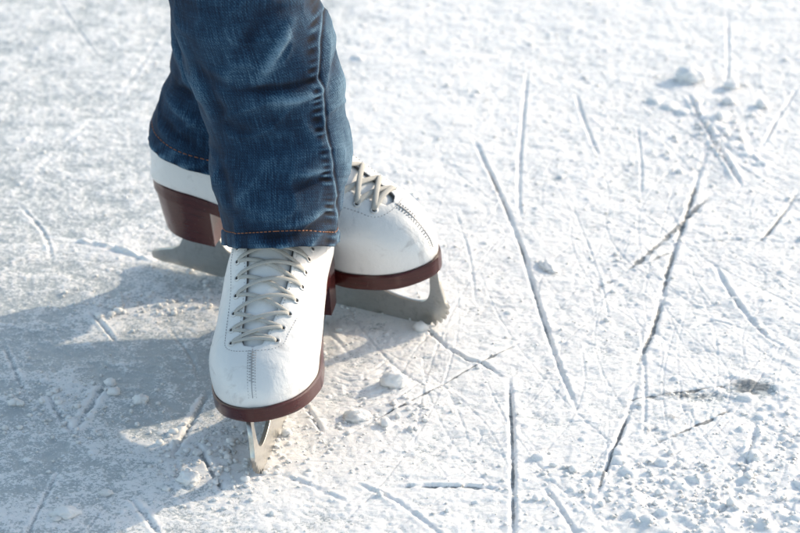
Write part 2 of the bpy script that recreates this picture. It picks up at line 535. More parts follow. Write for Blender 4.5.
def make_skate(side, label, wide_laces=False):
    root = bpy.data.objects.new('ice_skate', None); COL.objects.link(root)
    root.empty_display_size = 0.05
    thing(root, label, 'ice skate', 'pair of figure skates')
    boot = link('boot', make_upper(side), [M['leather'], M['lining']], root)
    md = boot.modifiers.new('thick', 'SOLIDIFY'); md.thickness = 0.0026; md.offset = -1
    md.material_offset = 1; md.material_offset_rim = 1
    # collar of the shaft is open; tongue
    tk = np.linspace(3.75 - KOFF, 16.0, 60); tv = []; tf = []; nt_ = 17
    for k in tk:
        o = OPEN(max(k, 4.6 - KOFF)) + 0.75
        for j in range(nt_):
            q = -1 + 2 * j / (nt_ - 1)
            wl = KF[4](k) * 0.96
            p, nc = surf(k, min(max(MID(k, side) + o * q, -wl), wl), side, -0.40 - 0.12 * q * q - 0.25 * max(0, (4.6 - KOFF - k)))
            p += nc * 0.0009 * mnoise.noise(p * 90)
            tv.append(p)
    for i in range(len(tk) - 1):
        for j in range(nt_ - 1):
            tf.append((i*nt_+j, i*nt_+j+1, (i+1)*nt_+j+1, (i+1)*nt_+j))
    tg = link('tongue', mesh_from('tongue', tv, tf), M['tongue'], root)
    md = tg.modifiers.new('thick', 'SOLIDIFY'); md.thickness = 0.003; md.offset = 0
    # sole, heel
    ss = stations()
    so = link('sole', loft_slab('sole', ss, SOLE_W, SOLE_Z, lambda s: SOLE_Z(s) - SOLE_T(s), side), M['sole'], root); smooth_angle(so)
    he = link('heel', make_heel(side), M['sole'], root); smooth_angle(he)
    bl = link('blade', make_blade(side), M['steel'], root, smooth=False)
    make_plates(side, root)
    # eyelets
    ey = {}
    for i in range(ROWS):
        for sg in (1, -1):
            k = row_k(i); y = MID(k, side) + sg * (OPEN(k) + 0.92)
            p, nn = surf(k, y, side, 0.03)
            ey[i, sg] = (p, nn)
            e = MB(); e.torus(p, nn, 0.0027, 0.0010)
            eo = e.build('eyelet', M['eyelet'], boot)
            e2 = MB(); e2.disc(p + nn * 0.0002, nn, 0.0023)
            b = len(eo.data.vertices)
            me = eo.data; me.materials.append(M['hole'])
            bm = bmesh.new(); bm.from_mesh(me)
            vs = [bm.verts.new(v) for v in e2.v]; fc = bm.faces.new(vs); fc.material_index = 1
            bm.to_mesh(me); bm.free()
    # laces: a bar at the bottom, then criss-cross
    lc = MB()
    lr = 0.0020 if not wide_laces else 0.0025
    rr = random.Random(3 if side > 0 else 5)
    def lace(i, sa, j, sb, lift):
        """from eyelet (row i, side sa) over the tongue to eyelet (row j, side sb)"""
        ka, kb = row_k(i), row_k(j)
        ya, yb = MID(ka, side) + sa * (OPEN(ka) + 0.92), MID(kb, side) + sb * (OPEN(kb) + 0.92)
        jk, jl = rr.uniform(-0.06, 0.06), rr.uniform(-0.03, 0.05)
        pts = []; ups = []
        for t in np.linspace(0, 1, 26):
            w = math.sin(math.pi * t)
            endd = max(0.0, 1 - min(t, 1 - t) / 0.05)
            flat = 1 - abs(2*t - 1) ** 4
            p, nn = surf(ka + (kb - ka)*t + jk*w, ya + (yb - ya)*t, side, 0.16 - 0.22*endd + (lift + jl)*flat)
            pts.append(p); ups.append(nn)
        lc.tube(pts, lr, 10, 0.42, ups)
    lace(0, 1, 0, -1, 0.0)
    for i in range(ROWS - 1):
        lace(i, 1, i+1, -1, -0.14)
        lace(i, -1, i+1, 1, 0.08)
    lc.build('laces', M['lace'], root)
    # stitching: eyestay line and zig-zag toe seam
    st = MB()
    def dash(path, L, gap, r):
        # path: function t->(point, normal), resampled by arc length
        N_ = 900; P = [path(i / N_) for i in range(N_ + 1)]
        acc = 0; on = True; cur = [P[0]]; last = P[0][0]; lim = L
        for p, nn in P[1:]:
            acc += (p - last).length; last = p
            if on: cur.append((p, nn))
            if acc >= lim:
                if on and len(cur) > 1:
                    a, b = cur[0], cur[-1]; m_ = cur[len(cur)//2]
                    st.tube([a[0] - a[1]*0.0002, m_[0] + m_[1]*0.00012, b[0] - b[1]*0.0002], r, 5)
                on = not on; acc = 0; lim = L if on else gap; cur = [(p, nn)]
    KS = 3.95 - KOFF                                            # where the line turns round the throat
    def stay(sg):
        def f(t):
            if t < 0.30:
                q = t / 0.30 * math.pi / 2
                k = KS + 0.95 * (1 - math.cos(q)); y = sg * (0.12 + 2.55 * math.sin(q))
            else:
                k = KS + 0.95 + (t - 0.30) / 0.70 * 6.2
                y = sg * (2.67 + 0.95 * min(1.0, (k - KS - 0.95) / 3.2))
            return surf(k, y + MID(k, side), side, 0.01)
        return f
    for sg in (1, -1):
        dash(stay(sg), 0.0015, 0.0014, 0.00028)
        dash(lambda t, sg=sg: surf(row_k(0) + t * 6, MID(row_k(0) + t * 6, side) + sg * (OPEN(row_k(0) + t * 6) + 0.22), side, 0.01), 0.0015, 0.0016, 0.00022)
    for sg in (1, -1):
        dash(lambda t, sg=sg: surf(0.35 + t * (3.65 - KOFF), sg * 0.33, side, 0.012), 0.0013, 0.0013, 0.00034)
    # zig-zag between the two rows
    n_z = 34
    zz = [surf(0.40 + (3.55 - KOFF) * i / n_z, (0.24 if i % 2 else -0.24), side, 0.014)[0] for i in range(n_z + 1)]
    for a, b in zip(zz, zz[1:]): st.tube([a, b], 0.00026, 5)
    st.tube([surf(0.3 + (3.75 - KOFF) * i / 60, 0.02, side, 0.0)[0] for i in range(61)], 0.00045, 6)
    st.build('stitching', M['thread'], boot)
    # pull loop / back stay strip on the heel counter
    bs = MB()
    pts = []
    for k in np.linspace(11.9, 16, 40):
        pts.append(to_local(KF[0](k) - 0.06, 0, KF[1](k), side))
    bs.tube(pts, 0.0042, 10, 0.35, [Vector((-1, 0, 0.15))] * len(pts))
    bs.build('back_stay', M['leather'], boot)
    return root

# front skate: the right foot, toe towards the viewer
FYAW, FROLL, FPITCH = 9.0, 8.0, 0.0
TSC = 0.90; KOFF = 0.45
front = make_skate(+1, 'white figure skate in front, toe pointing at the viewer, criss-cross laces showing')
fd = Vector((-math.sin(R(FYAW)), -math.cos(R(FYAW)), 0))
ft = ground(256.5, 483); front.scale = (0.95, 0.95, 0.90)
front.location = ft - fd * 0.093
front.rotation_euler = (R(FROLL), R(FPITCH), R(-90 - FYAW))
# rear skate: the left foot, turned sideways
RYAW = 27.5
TSC = 0.93; KOFF = 0.40
rear = make_skate(-1, 'white figure skate behind, turned sideways, maroon heel at left and toe at right', True)
rear.location = ground(355, 307.5); rear.scale = (0.985, 1.0, 1.12)
rear.rotation_euler = (R(9), 0, R(-RYAW))
rd = Vector((math.cos(R(RYAW)), -math.sin(R(RYAW)), 0))
bpy.context.view_layer.update()

# ------------------------------------------------------------------ the legs in jeans
fo = front.location; ro = rear.location
F_ANK = fo + fd * (-0.115); R_ANK = ro + rd * (-0.115)
YF, YR = F_ANK.y - 0.01, R_ANK.y

def smoothstep(a, b, x):
    t = np.clip((x - a) / (b - a), 0, 1); return t*t*(3-2*t)

LEGV, LEGF, LEGUV, LEGWEARSHADE = [], [], [], []
def vnoise3(p, s): return mnoise.noise(Vector(p) * s)

def build_leg(rows, Y, dyz, rdep, ax, ridges, seam, hem_fn, upper, seed):
    """rows: (v, uL, uR) silhouettes read at depth Y; dyz: lean in depth; rdep: depth radius by z; ax: boot axis (hem oval); upper: world rings above"""
    zs, xc, hw = [], [], []
    for v, a, b in rows:
        A = at_depth(a, v, Y); B = at_depth(b, v, Y)
        Yl = Y + dyz(A.z)
        A = at_depth(a, v, Yl); B = at_depth(b, v, Yl)
        zs.append((A.z + B.z) / 2); xc.append((A.x + B.x) / 2); hw.append((B.x - A.x) / 2)
    order = np.argsort(zs)
    zs = [zs[i] for i in order]; xc = [xc[i] for i in order]; hw = [hw[i] for i in order]
    yc = [Y + dyz(z) for z in zs]
    dr = [rdep(z) for z in zs]
    for (z, x, y, w, d) in upper:
        zs.append(z); xc.append(x); yc.append(y); hw.append(w); dr.append(d)
    fx, fy, fw, fdp = pchip(zs, xc), pchip(zs, yc), pchip(zs, hw), pchip(zs, dr)
    z0, ztop, zfine = zs[0], zs[-1], zs[len(rows)-1] + 0.03
    lv = list(np.arange(z0, zfine, 0.0016)) + list(np.linspace(zfine, ztop, 40))
    nth = 260
    seam_f = pchip([p[0] for p in seam], [p[1] for p in seam]) if seam else None
    base = len(LEGV)
    hem_pts = []
    arc_prev = None
    P = np.zeros((len(lv), nth, 3)); WR = np.zeros((len(lv), nth)); UV = np.zeros((len(lv), nth, 2))
    th = np.linspace(0, 2*np.pi, nth, endpoint=False)      # 0 faces the camera (-Y), pi/2 to the right
    for i, z in enumerate(lv):
        cx, cy, w, d = fx(z), fy(z), fw(z), fdp(z)
        sn, cs = np.sin(th), np.cos(th)
        ex = 0.92
        X = cx + w * np.sign(sn) * np.abs(sn) ** ex
        Yy = cy - d * np.sign(cs) * np.abs(cs) ** ex
        Z = np.full(nth, z) + hem_fn(z, sn, cs, z0)
        nx, ny = sn / w, -cs / d
        L = np.hypot(nx, ny); nx, ny = nx / L, ny / L
        disp = np.zeros(nth); wear_shade = np.zeros(nth)
        fine = 1.0 - smoothstep(zfine - 0.02, zfine + 0.08, np.array([z]))[0]
        # ridge list given in photo pixels -> (x, z) on the leg front
        for (x0, zz0, x1, zz1, amp, wd, wr) in ridges:
            dx, dz = x1 - x0, zz1 - zz0
            l2 = dx*dx + dz*dz
            t = np.clip(((X - x0)*dx + (Z - zz0)*dz) / l2, 0, 1)
            dist2 = (X - x0 - t*dx) ** 2 + (Z - zz0 - t*dz) ** 2
            fall = np.exp(-dist2 / (wd*wd)) * (0.25 + 0.75*np.sin(np.pi*np.clip(t, 0.06, 0.94))) * np.clip(cs * 4 + 0.9, 0, 1)
            disp += amp * fall; wear_shade += wr * fall  # folds are lightened and creases darkened in colour, as highlight and shade
        nz = np.array([vnoise3((X[j]*0.6 + seed, Yy[j]*0.6, Z[j]*1.7), 22) for j in range(nth)])
        nz2 = np.array([vnoise3((X[j] + seed, Yy[j], Z[j]*1.2), 62) for j in range(nth)])
        nz3 = np.array([vnoise3((X[j]*0.5 + Z[j]*0.5 + seed, Yy[j]*0.5, Z[j]*0.8 - X[j]*0.5), 34) for j in range(nth)])
        rdg = 1 - np.abs(nz3) * 2.2
        disp += fine * (0.0026*nz + 0.0007*nz2 + 0.0018*np.clip(rdg, 0, 1)**3)
        wear_shade += fine * (0.25*nz2 + 0.22*np.clip(rdg, 0, 1)**4 + 0.3 * nz)
        if seam_f:
            sx = seam_f(z)
            dd = X - sx
            front_m = (cs > -0.3)
            pk = np.sin(2*np.pi*(z + 0.0015*math.sin(z*160)) / 0.0085 + 0.9*math.sin(z*90))
            pk = pk*(0.55 + 0.9*vnoise3((seed, 3.0, z), 55)) + 0.5*vnoise3((seed, 9.0, z), 260)
            left = np.exp(-((dd+0.0042)/0.0030)**2)
            disp += front_m * (0.0007*np.exp(-(dd/0.0035)**2) - 0.0012*np.exp(-((dd-0.0025)/0.0012)**2)
                               + 0.0009*pk*left + 0.0004*pk*np.exp(-((dd-0.008)/0.004)**2))
            wear_shade += front_m * (0.9*np.exp(-((dd-0.0006)/0.0007)**2) + (1.5*pk-0.35)*left - 0.9*np.exp(-((dd-0.0026)/0.0010)**2) + 0.55*np.exp(-((dd-0.014)/0.010)**2))  # faded seam edge and puckers; sunlit highlight right of the seam painted in
        # the hem: a folded band
        hz = z - z0
        if hz < 0.0125:
            disp += 0.0011
            pk = np.sin(th*w/0.0022*0.55 + 2.2*nz2)
            wear_shade += (1.1*pk + 0.4) * (0.35 + 0.65*math.exp(-(hz/0.0025)**2)) * 0.6
            disp += 0.0004*pk
        disp -= 0.0006*math.exp(-((hz-0.0128)/0.0012)**2)
        X = X + nx*disp; Yy = Yy + ny*disp
        P[i, :, 0], P[i, :, 1], P[i, :, 2] = X, Yy, Z
        WR[i] = wear_shade
        UV[i, :, 0] = th * 0.062 + seed; UV[i, :, 1] = z
        if hem_pts == [] and hz > 0.0125:
            hem_pts.append([Vector((X[j] + nx[j]*0.0004, Yy[j] + ny[j]*0.0004, Z[j])) for j in range(nth)])
    for i in range(len(lv)):
        for j in range(nth):
            LEGV.append(tuple(P[i, j])); LEGUV.append(tuple(UV[i, j])); LEGWEARSHADE.append(float(WR[i, j]))
    for i in range(len(lv) - 1):
        for j in range(nth):
            j2 = (j + 1) % nth
            LEGF.append((base + i*nth + j, base + i*nth + j2, base + (i+1)*nth + j2, base + (i+1)*nth + j))
    return hem_pts[0], (fx, fy, fw, fdp)

def px_ridges(lst, Y, dyz):
    out = []
    for (u0, v0, u1, v1, amp, wpx, wr) in lst:
        A = at_depth(u0, v0, Y - 0.06); B = at_depth(u1, v1, Y - 0.06)
        out.append((A.x, A.z, B.x, B.z, amp*0.00145, wpx*0.00070, wr))
    return out

# front leg rows (v, left, right)
dF = lambda z: -0.16 * max(0.0, z - 0.14)
rF = lambda z: 0.096 - 0.034 * min(1.0, max(0.0, (z - 0.13) / 0.10)) + 0.02 * min(1, max(0, (z - 0.25) / 0.2))
rowsF = [(243, 226, 337), (222, 224, 339), (203, 219, 342), (181, 213, 346), (163, 211, 349), (143, 210, 349),
         (118, 205, 346), (95, 198, 342), (70, 189, 341), (45, 182, 337), (21, 175, 329), (0, 171, 318), (-25, 166, 312)]
fr = px_ridges([
    (292, 8, 262, 62, 4.2, 7, 1.2), (318, 84, 280, 90, 3.2, 6, 1.1), (320, 74, 238, 76, -3.2, 6, -0.8), (236, 62, 214, 60, 2.5, 8, 0.5),
    (262, 0, 240, 40, -2.6, 10, -0.5),
    (326, 166, 296, 164, 2.6, 5, 0.9), (326, 176, 285, 178, -1.8, 6, -0.5), (328, 207, 290, 210, 2.6, 5, 0.9), (325, 220, 250, 220, -2.6, 7, -0.8),
    (300, 200, 235, 195, 1.7, 8, 0.3), (215, 160, 236, 206, -2.0, 8, -0.3), (232, 110, 290, 128, 1.8, 10, 0.3), (190, 70, 216, 130, 2.0, 8, 0.4),
    (200, 60, 228, 118, -2.2, 8, -0.3), (176, 20, 196, 74, 2.4, 7, 0.6), (300, 110, 318, 140, 1.8, 7, 0.5), (318, 18, 338, 60, 2.0, 7, 0.4),
    (330, 40, 345, 20, -2.0, 6, -0.2), (338, 80, 350, 140, 1.8, 6, 0.4), (342, 60, 330, 95, -2.2, 6, -0.4)], YF, dF)
seamF = []
for u, v in [(336, 262), (335, 240), (334.5, 229), (333.5, 206), (332, 188), (330, 165), (327.5, 148), (325, 125), (322.5, 98), (320, 75), (318.8, 55), (318.8, 30), (321, 0), (323, -40)]:
    q = at_depth(u, v, YF + dF(0.2) - 0.03); seamF.append((q.z, q.x))
def hemF(z, sn, cs, z0):
    k = np.exp(-((z - z0) / 0.10) ** 2)
    return k * (0.040 * cs + 0.001 * np.sin(3*np.arctan2(sn, cs)))
# hips: joints above the frame
HIPZ = 0.86
pel = Vector((F_ANK.x * 0.5 + R_ANK.x * 0.5 + 0.0, (YF + YR) / 2 - 0.06, 0.93))
hipF = pel + Vector((0.03, -0.055, -0.07)); hipR = pel + Vector((-0.03, 0.055, -0.07))
kneeF = at_depth(244, -25, YF + dF(0.46)); kneeR = at_depth(244, -25, YR)
upF = [(0.56, kneeF.x + 0.01, YF - 0.06, 0.085, 0.085), (0.72, hipF.x, (YF + hipF.y)/2 - 0.03, 0.095, 0.095), (0.86, hipF.x, hipF.y, 0.105, 0.105), (0.93, pel.x, pel.y, 0.15, 0.12), (1.02, pel.x, pel.y, 0.13, 0.105)]
hem_F, leg_F = build_leg(rowsF, YF, dF, rF, fd, fr, seamF, hemF, upF, 0.0)

# rear leg
dR = lambda z: -0.05 * max(0.0, z - 0.14)
rR = lambda z: 0.076 - 0.017 * min(1.0, max(0.0, (z - 0.13) / 0.10)) + 0.012 * min(1, max(0, (z - 0.25) / 0.2))
rowsR = [(142, 151, 340), (135, 152, 337), (110, 157, 327), (92, 164, 314), (70, 171, 300), (45, 173, 304), (20, 173, 306), (0, 172, 306), (-25, 170, 306)]
rr_ = px_ridges([(160, 108, 205, 128, 2.6, 7, 0.6), (165, 95, 200, 98, -2.6, 7, -0.5), (172, 60, 205, 110, 2.4, 7, 0.5), (158, 130, 200, 146, -1.5, 6, -0.3), (176, 30, 190, 60, -2, 7, -0.3)], YR, dR)
def hemR(z, sn, cs, z0):
    k = np.exp(-((z - z0) / 0.06) ** 2)
    return k * (-0.009 * sn - 0.005 * cs)
upR = [(0.58, kneeR.x, YR - 0.05, 0.085, 0.085), (0.72, hipR.x, (YR + hipR.y)/2 - 0.01, 0.095, 0.095), (0.86, hipR.x, hipR.y, 0.105, 0.105), (0.925, pel.x, pel.y, 0.148, 0.118), (1.01, pel.x, pel.y, 0.128, 0.103)]
hem_R, leg_R = build_leg(rowsR, YR, dR, rR, rd, rr_, None, hemR, upR, 3.7)

# the body under the jeans: one skinned mesh, pelvis first
bv = [pel, pel + Vector((0, 0, 0.10)), hipF, kneeF + Vector((0, 0.01, 0.02)), Vector((F_ANK.x, YF, 0.16)), hipR, kneeR + Vector((0, 0.0, 0.02)), Vector((R_ANK.x + 0.01, YR, 0.16))]
be = [(0, 1), (0, 2), (2, 3), (3, 4), (0, 5), (5, 6), (6, 7)]
brad = [(0.10, 0.08), (0.10, 0.08), (0.07, 0.07), (0.048, 0.048), (0.034, 0.034), (0.07, 0.07), (0.048, 0.048), (0.034, 0.034)]
me = bpy.data.meshes.new('person'); me.from_pydata([tuple(v) for v in bv], be, []); me.update()
person = bpy.data.objects.new('person', me); COL.objects.link(person); me.materials.append(M['skin'])
md = person.modifiers.new('skin', 'SKIN')
for i, sv in enumerate(me.skin_vertices[0].data):
    sv.radius = brad[i]; sv.use_root = (i == 0)
md2 = person.modifiers.new('sub', 'SUBSURF'); md2.levels = 1; md2.render_levels = 1
thing(person, 'person in blue jeans standing on the ice, one leg crossed before the other', 'person')

me = bpy.data.meshes.new('jeans')
me.from_pydata(LEGV, [], LEGF); me.update()
uvl = me.uv_layers.new(name='UVMap')
li = np.zeros(len(me.loops), np.int32); me.loops.foreach_get('vertex_index', li)
uva = np.array(LEGUV)[li]
# unwrap the seam column
npf = uva.reshape(-1, 4, 2)
span = npf[:, :, 0].max(1) - npf[:, :, 0].min(1)
for q in np.where(span > 0.1)[0]:
    lo = npf[q, :, 0] < npf[q, :, 0].max() - 0.1
    npf[q, lo, 0] += 2*math.pi*0.062
uvl.data.foreach_set('uv', npf.reshape(-1).astype(np.float32))
at = me.attributes.new('wear_shade', 'FLOAT', 'POINT'); at.data.foreach_set('value', np.array(LEGWEARSHADE, np.float32))
jeans = link('jeans', me, M['denim'], person)
md = jeans.modifiers.new('thick', 'SOLIDIFY'); md.thickness = 0.0016; md.offset = -1
for hp in (hem_F, hem_R):
    s = MB(); n_ = len(hp); per = 3
    for a in range(0, n_, per):
        pts = [hp[(a + q) % n_] for q in range(per)]
        out = [p for p in pts]
        s.tube(out, 0.00048, 5)
    s.build('hem_stitching', M['copper'], jeans)

# ------------------------------------------------------------------ the ice
def axis(lo, hi, step, g=1.05, far=220.0):
    core = np.arange(lo, hi + step/2, step)
    d = [step]
    tot = 0; seq = []
    while tot < far:
        d.append(d[-1]*g); tot += d[-1]; seq.append(tot)
    seq = np.array(seq)
    return np.concatenate([lo - seq[::-1], core, core[-1] + seq]), len(seq)
DX, DY = 0.00105, 0.0012
xs, px0 = axis(-0.55, 0.55, DX); ys, py0 = axis(1.70, 3.12, DY)
nxg, nyg = len(xs), len(ys)
GX, GY = np.meshgrid(xs.astype(np.float64), ys.astype(np.float64))
spx = np.gradient(xs); spy = np.gradient(ys)
SPC = np.maximum(spx[None, :], spy[:, None]).astype(np.float32)

_perm = rng.permutation(4096); _ang = rng.uniform(0, 2*np.pi, 4096)
_gx, _gy = np.cos(_ang).astype(np.float32), np.sin(_ang).astype(np.float32)
def gnoise(x, y):
    xi = np.floor(x); yi = np.floor(y)
    fx_ = (x - xi).astype(np.float32); fy_ = (y - yi).astype(np.float32)
    xi = xi.astype(np.int64); yi = yi.astype(np.int64)
    def g(i, j, dx, dy):
        h = _perm[(_perm[i & 4095] + j) & 4095]
        return _gx[h]*dx + _gy[h]*dy
    u = fx_*fx_*fx_*(fx_*(fx_*6-15)+10); v = fy_*fy_*fy_*(fy_*(fy_*6-15)+10)
    a = g(xi, yi, fx_, fy_); b = g(xi+1, yi, fx_-1, fy_)
    c = g(xi, yi+1, fx_, fy_-1); d = g(xi+1, yi+1, fx_-1, fy_-1)
    return (a + u*(b-a)) + v*((c + u*(d-c)) - (a + u*(b-a)))
def oct_(wl, ax=1.0, ay=1.0, off=0.0):
    """noise with wavelength wl (m), faded where the sheet is too coarse to carry it"""
    return gnoise(GX*ax/wl + off + 100.3, GY*ay/wl + off*1.7 + 50.7) * np.clip(wl/(2.2*SPC) - 0.4, 0, 1)

Z = np.zeros((nyg, nxg), np.float32); SN = np.zeros_like(Z); CUT = np.zeros_like(Z)
big = oct_(0.22) ; mid = oct_(0.055, off=3); sm1 = oct_(0.022, off=9); sm2 = oct_(0.011, off=17); sm3 = oct_(0.0055, off=23); sm4 = oct_(0.003, off=31)

def blob(u, v, ru, rv):
    p = ground(u, v); a = (ground(u + ru, v) - p).length; b = (ground(u, v - rv) - p).length
    return np.exp(-(((GX - p.x)/a)**2 + ((GY - p.y)/b)**2)).astype(np.float32)
# how much loose snow lies on the ice: 1 = packed granular snow, 0 = scraped grey ice
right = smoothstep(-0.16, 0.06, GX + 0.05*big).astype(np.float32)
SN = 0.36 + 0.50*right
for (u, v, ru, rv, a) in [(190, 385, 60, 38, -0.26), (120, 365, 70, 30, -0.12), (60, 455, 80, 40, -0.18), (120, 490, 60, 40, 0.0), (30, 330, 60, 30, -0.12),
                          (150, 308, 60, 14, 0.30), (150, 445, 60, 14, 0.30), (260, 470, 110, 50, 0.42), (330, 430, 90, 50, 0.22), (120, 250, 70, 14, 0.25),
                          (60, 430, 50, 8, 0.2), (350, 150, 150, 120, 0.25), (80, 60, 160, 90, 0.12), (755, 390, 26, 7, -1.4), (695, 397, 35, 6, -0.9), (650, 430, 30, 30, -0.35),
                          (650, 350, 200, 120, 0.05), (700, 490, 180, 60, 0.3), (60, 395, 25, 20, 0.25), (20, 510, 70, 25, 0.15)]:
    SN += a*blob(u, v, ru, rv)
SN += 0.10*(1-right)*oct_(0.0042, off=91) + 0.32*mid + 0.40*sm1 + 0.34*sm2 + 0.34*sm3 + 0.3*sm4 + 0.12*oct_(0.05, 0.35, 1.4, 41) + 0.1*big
snow0 = np.clip(SN, 0, 1)
Z += 0.0016*big + 0.0012*mid
farm = 0.62*(1 - 0.45*smoothstep(2.35, 3.0, GY)*(1 - 0.6*right)).astype(np.float32)
Z += farm*snow0*(0.0006*sm1 + 0.00045*sm2 + 0.00042*sm3 + 0.00032*sm4) + (1-snow0)*(0.0004*sm1 + 0.0003*sm2 + 0.0003*sm3 + 0.0002*sm4)
Z += 0.0011*snow0
# plates of packed snow with soft little steps
pl = oct_(0.035, 0.8, 1.2, 57) + 0.5*oct_(0.014, off=61)
Z += 0.0006*right*smoothstep(0.0, 0.16, pl)

hotm = np.zeros_like(Z)
for (u, v, ru, rv, a_) in [(730, 515, 120, 40, 1.0), (650, 495, 90, 35, 0.7), (795, 430, 40, 60, 0.8), (600, 530, 60, 20, 0.5), (730, 140, 50, 30, 0.6)]:
    hotm = np.maximum(hotm, a_*blob(u, v, ru, rv))
bil = (1 - 2.2*np.abs(oct_(0.026, off=71))) + 0.5*(1 - 2.2*np.abs(oct_(0.012, off=77)))
Z += 0.0027*hotm*np.clip(bil - 0.35, 0, 2)
SN += 0.25*hotm

def window(x0, x1, y0, y1, m):
    i0 = np.searchsorted(xs, min(x0, x1) - m); i1 = np.searchsorted(xs, max(x0, x1) + m)
    j0 = np.searchsorted(ys, min(y0, y1) - m); j1 = np.searchsorted(ys, max(y0, y1) + m)
    return slice(j0, j1), slice(i0, i1)

def groove(pts, w, depth, ridge=1.0, dark=1.0, side=0.0, px=True, rough=0.22):
    """a blade track: V-shaped cut w mm wide with snow thrown up along it"""
    P = [ground(*p) if px else Vector((*p, 0)) for p in pts]
    # smooth the polyline
    Q = []
    for i in range(len(P) - 1):
        p0, p1, p2, p3 = P[max(i-1, 0)], P[i], P[i+1], P[min(i+2, len(P)-1)]
        for t in np.linspace(0, 1, 6, endpoint=False):
            Q.append(0.5*((2*p1) + (-p0+p2)*t + (2*p0-5*p1+4*p2-p3)*t*t + (-p0+3*p1-3*p2+p3)*t**3))
    Q.append(P[-1])
    w = w*0.85; ridge = ridge*0.55
    wm = w*0.001; total = sum((Q[i+1]-Q[i]).length for i in range(len(Q)-1)); run = 0
    M_ = 5*wm + 0.004
    x0 = min(q.x for q in Q); x1 = max(q.x for q in Q); y0 = min(q.y for q in Q); y1 = max(q.y for q in Q)
    sj, si = window(x0, x1, y0, y1, M_)
    gx, gy = GX[sj, si], GY[sj, si]
    if gx.size == 0: return
    best = np.full(gx.shape, 1e9); sd = np.zeros(gx.shape); tt = np.zeros(gx.shape)
    for i in range(len(Q)-1):
        a, b = Q[i], Q[i+1]; dx, dy = b.x-a.x, b.y-a.y; l = math.hypot(dx, dy)
        if l < 1e-6: continue
        t = np.clip(((gx-a.x)*dx + (gy-a.y)*dy)/(l*l), 0, 1)
        ex, ey_ = gx-a.x-t*dx, gy-a.y-t*dy
        d = np.hypot(ex, ey_)
        m = d < best
        best[m] = d[m]; sd[m] = np.sign((dx*ey_ - dy*ex)[m]); tt[m] = ((run + t*l)/total)[m]
        run += l
    n1 = sm2[sj, si]; n2 = sm3[sj, si]; n3 = sm1[sj, si]; n4 = mid[sj, si]
    d = best + (0.35*n1*rough*wm + 0.25*n2*wm*rough) * 2
    tap = np.clip(np.minimum(tt, 1-tt)/0.16, 0, 1)**0.8
    along = np.clip(0.72 + 1.2*n4 + 0.3*n3, 0.1, 1.2)
    prof = np.exp(-(d/(wm*0.5))**4)
    Z[sj, si] -= (depth*0.001*prof*tap*(0.6+0.4*along)).astype(np.float32)
    rp = np.exp(-((d - wm*1.05)/(wm*0.55))**2)
    sidew = np.clip(1 + side*sd, 0, 2)
    lump = np.clip(0.55 + 0.5*n1 + 0.3*n2 + 0.9*n3 + 0.9*n4, 0.05, 1.5)
    Z[sj, si] += (ridge*0.001*rp*tap*sidew*lump).astype(np.float32)
    SN[sj, si] += (0.55*min(1.5, ridge)*rp*tap*sidew).astype(np.float32)
    CUT[sj, si] = np.maximum(CUT[sj, si], dark*np.exp(-(d/(wm*0.42))**4)*tap*np.clip(along + 0.1, 0, 1))

G = groove
G([(472,137),(500,195),(520,245),(540,310),(560,370),(580,418)], 4.6, 3.2, 1.3, 0.75, 0.3)
G([(527,72),(524,110),(520,160),(519,200),(521,222)], 4.2, 2.4, 0.9, 0.35)
G([(576,94),(583,118),(598,156)], 4.0, 2.4, 0.9, 0.2)
G([(637,125),(641,165),(641,200)], 3.0, 1.4, 0.5, 0.35)
G([(688,96),(712,140),(728,165),(742,188)], 5.0, 3.0, 3.4, 0.25)
G([(705,118),(735,148),(772,172)], 6.0, 0.8, 3.6, 0.0)
G([(798,88),(780,115),(762,148)], 4.2, 2.0, 0.8, 0.55)
G([(706,150),(690,205),(670,265),(655,325),(640,360),(636,385)], 6.0, 2.0, 0.8, 0.9, rough=0.5)
G([(630,410),(612,455),(596,498)], 4.6, 3.2, 1.2, 0.85)
G([(636,385),(630,410)], 4.2, 1.6, 0.6, 0.4)
G([(716,193),(690,216),(645,258),(612,280),(585,297)], 7.0, 1.0, 0.8, 0.95, rough=0.8)
G([(800,190),(770,232),(745,250)], 5.0, 1.4, 1.2, 0.8)
G([(800,245),(750,240),(690,246),(640,268)], 5.0, 0.8, 1.0, 0.75, rough=0.9)
G([(713,263),(735,302),(765,336),(786,350)], 5.0, 2.0, 1.6, 0.5)
G([(509,378),(512,430),(513,480),(513,545)], 4.8, 3.4, 1.2, 0.85)
G([(416,318),(440,342),(465,360),(484,366),(506,381)], 4.6, 2.0, 1.2, 0.6)
G([(320,452),(360,428),(430,392),(470,370),(535,335)], 3.6, 0.9, 0.4, 0.9, rough=0.8)
G([(395,488),(450,487),(512,489)], 5.0, 1.8, 1.4, 0.75, 0.6, rough=0.9)
G([(543,488),(560,510),(578,540)], 4.5, 2.0, 0.9, 0.35)
G([(352,482),(400,505),(445,540)], 5.0, 1.2, 1.6, 0.25)
G([(645,447),(700,425),(742,404)], 5.5, 1.2, 1.2, 1.0, rough=0.9)
G([(757,420),(742,480),(722,512),(690,522)], 5.0, 2.0, 1.6, 0.45)
G([(641,330),(645,380),(644,440)], 3.0, 1.0, 0.5, 0.3)
G([(600,405),(690,392),(740,385)], 4.5, 0.5, 0.5, 0.9, rough=1.0)
G([(727,10),(728,55),(727,90)], 4.0, 1.2, 1.0, 0.2)
G([(690,330),(712,322),(745,330)], 4.0, 1.2, 1.0, 0.35)
G([(455,210),(470,260),(475,300)], 2.5, 0.8, 0.4, 0.1)
G([(570,200),(600,280),(610,330)], 2.2, 0.7, 0.35, 0.12)
G([(40,238),(100,248),(152,264)], 6.5, 0.2, 4.2, 0.0, 0.95)
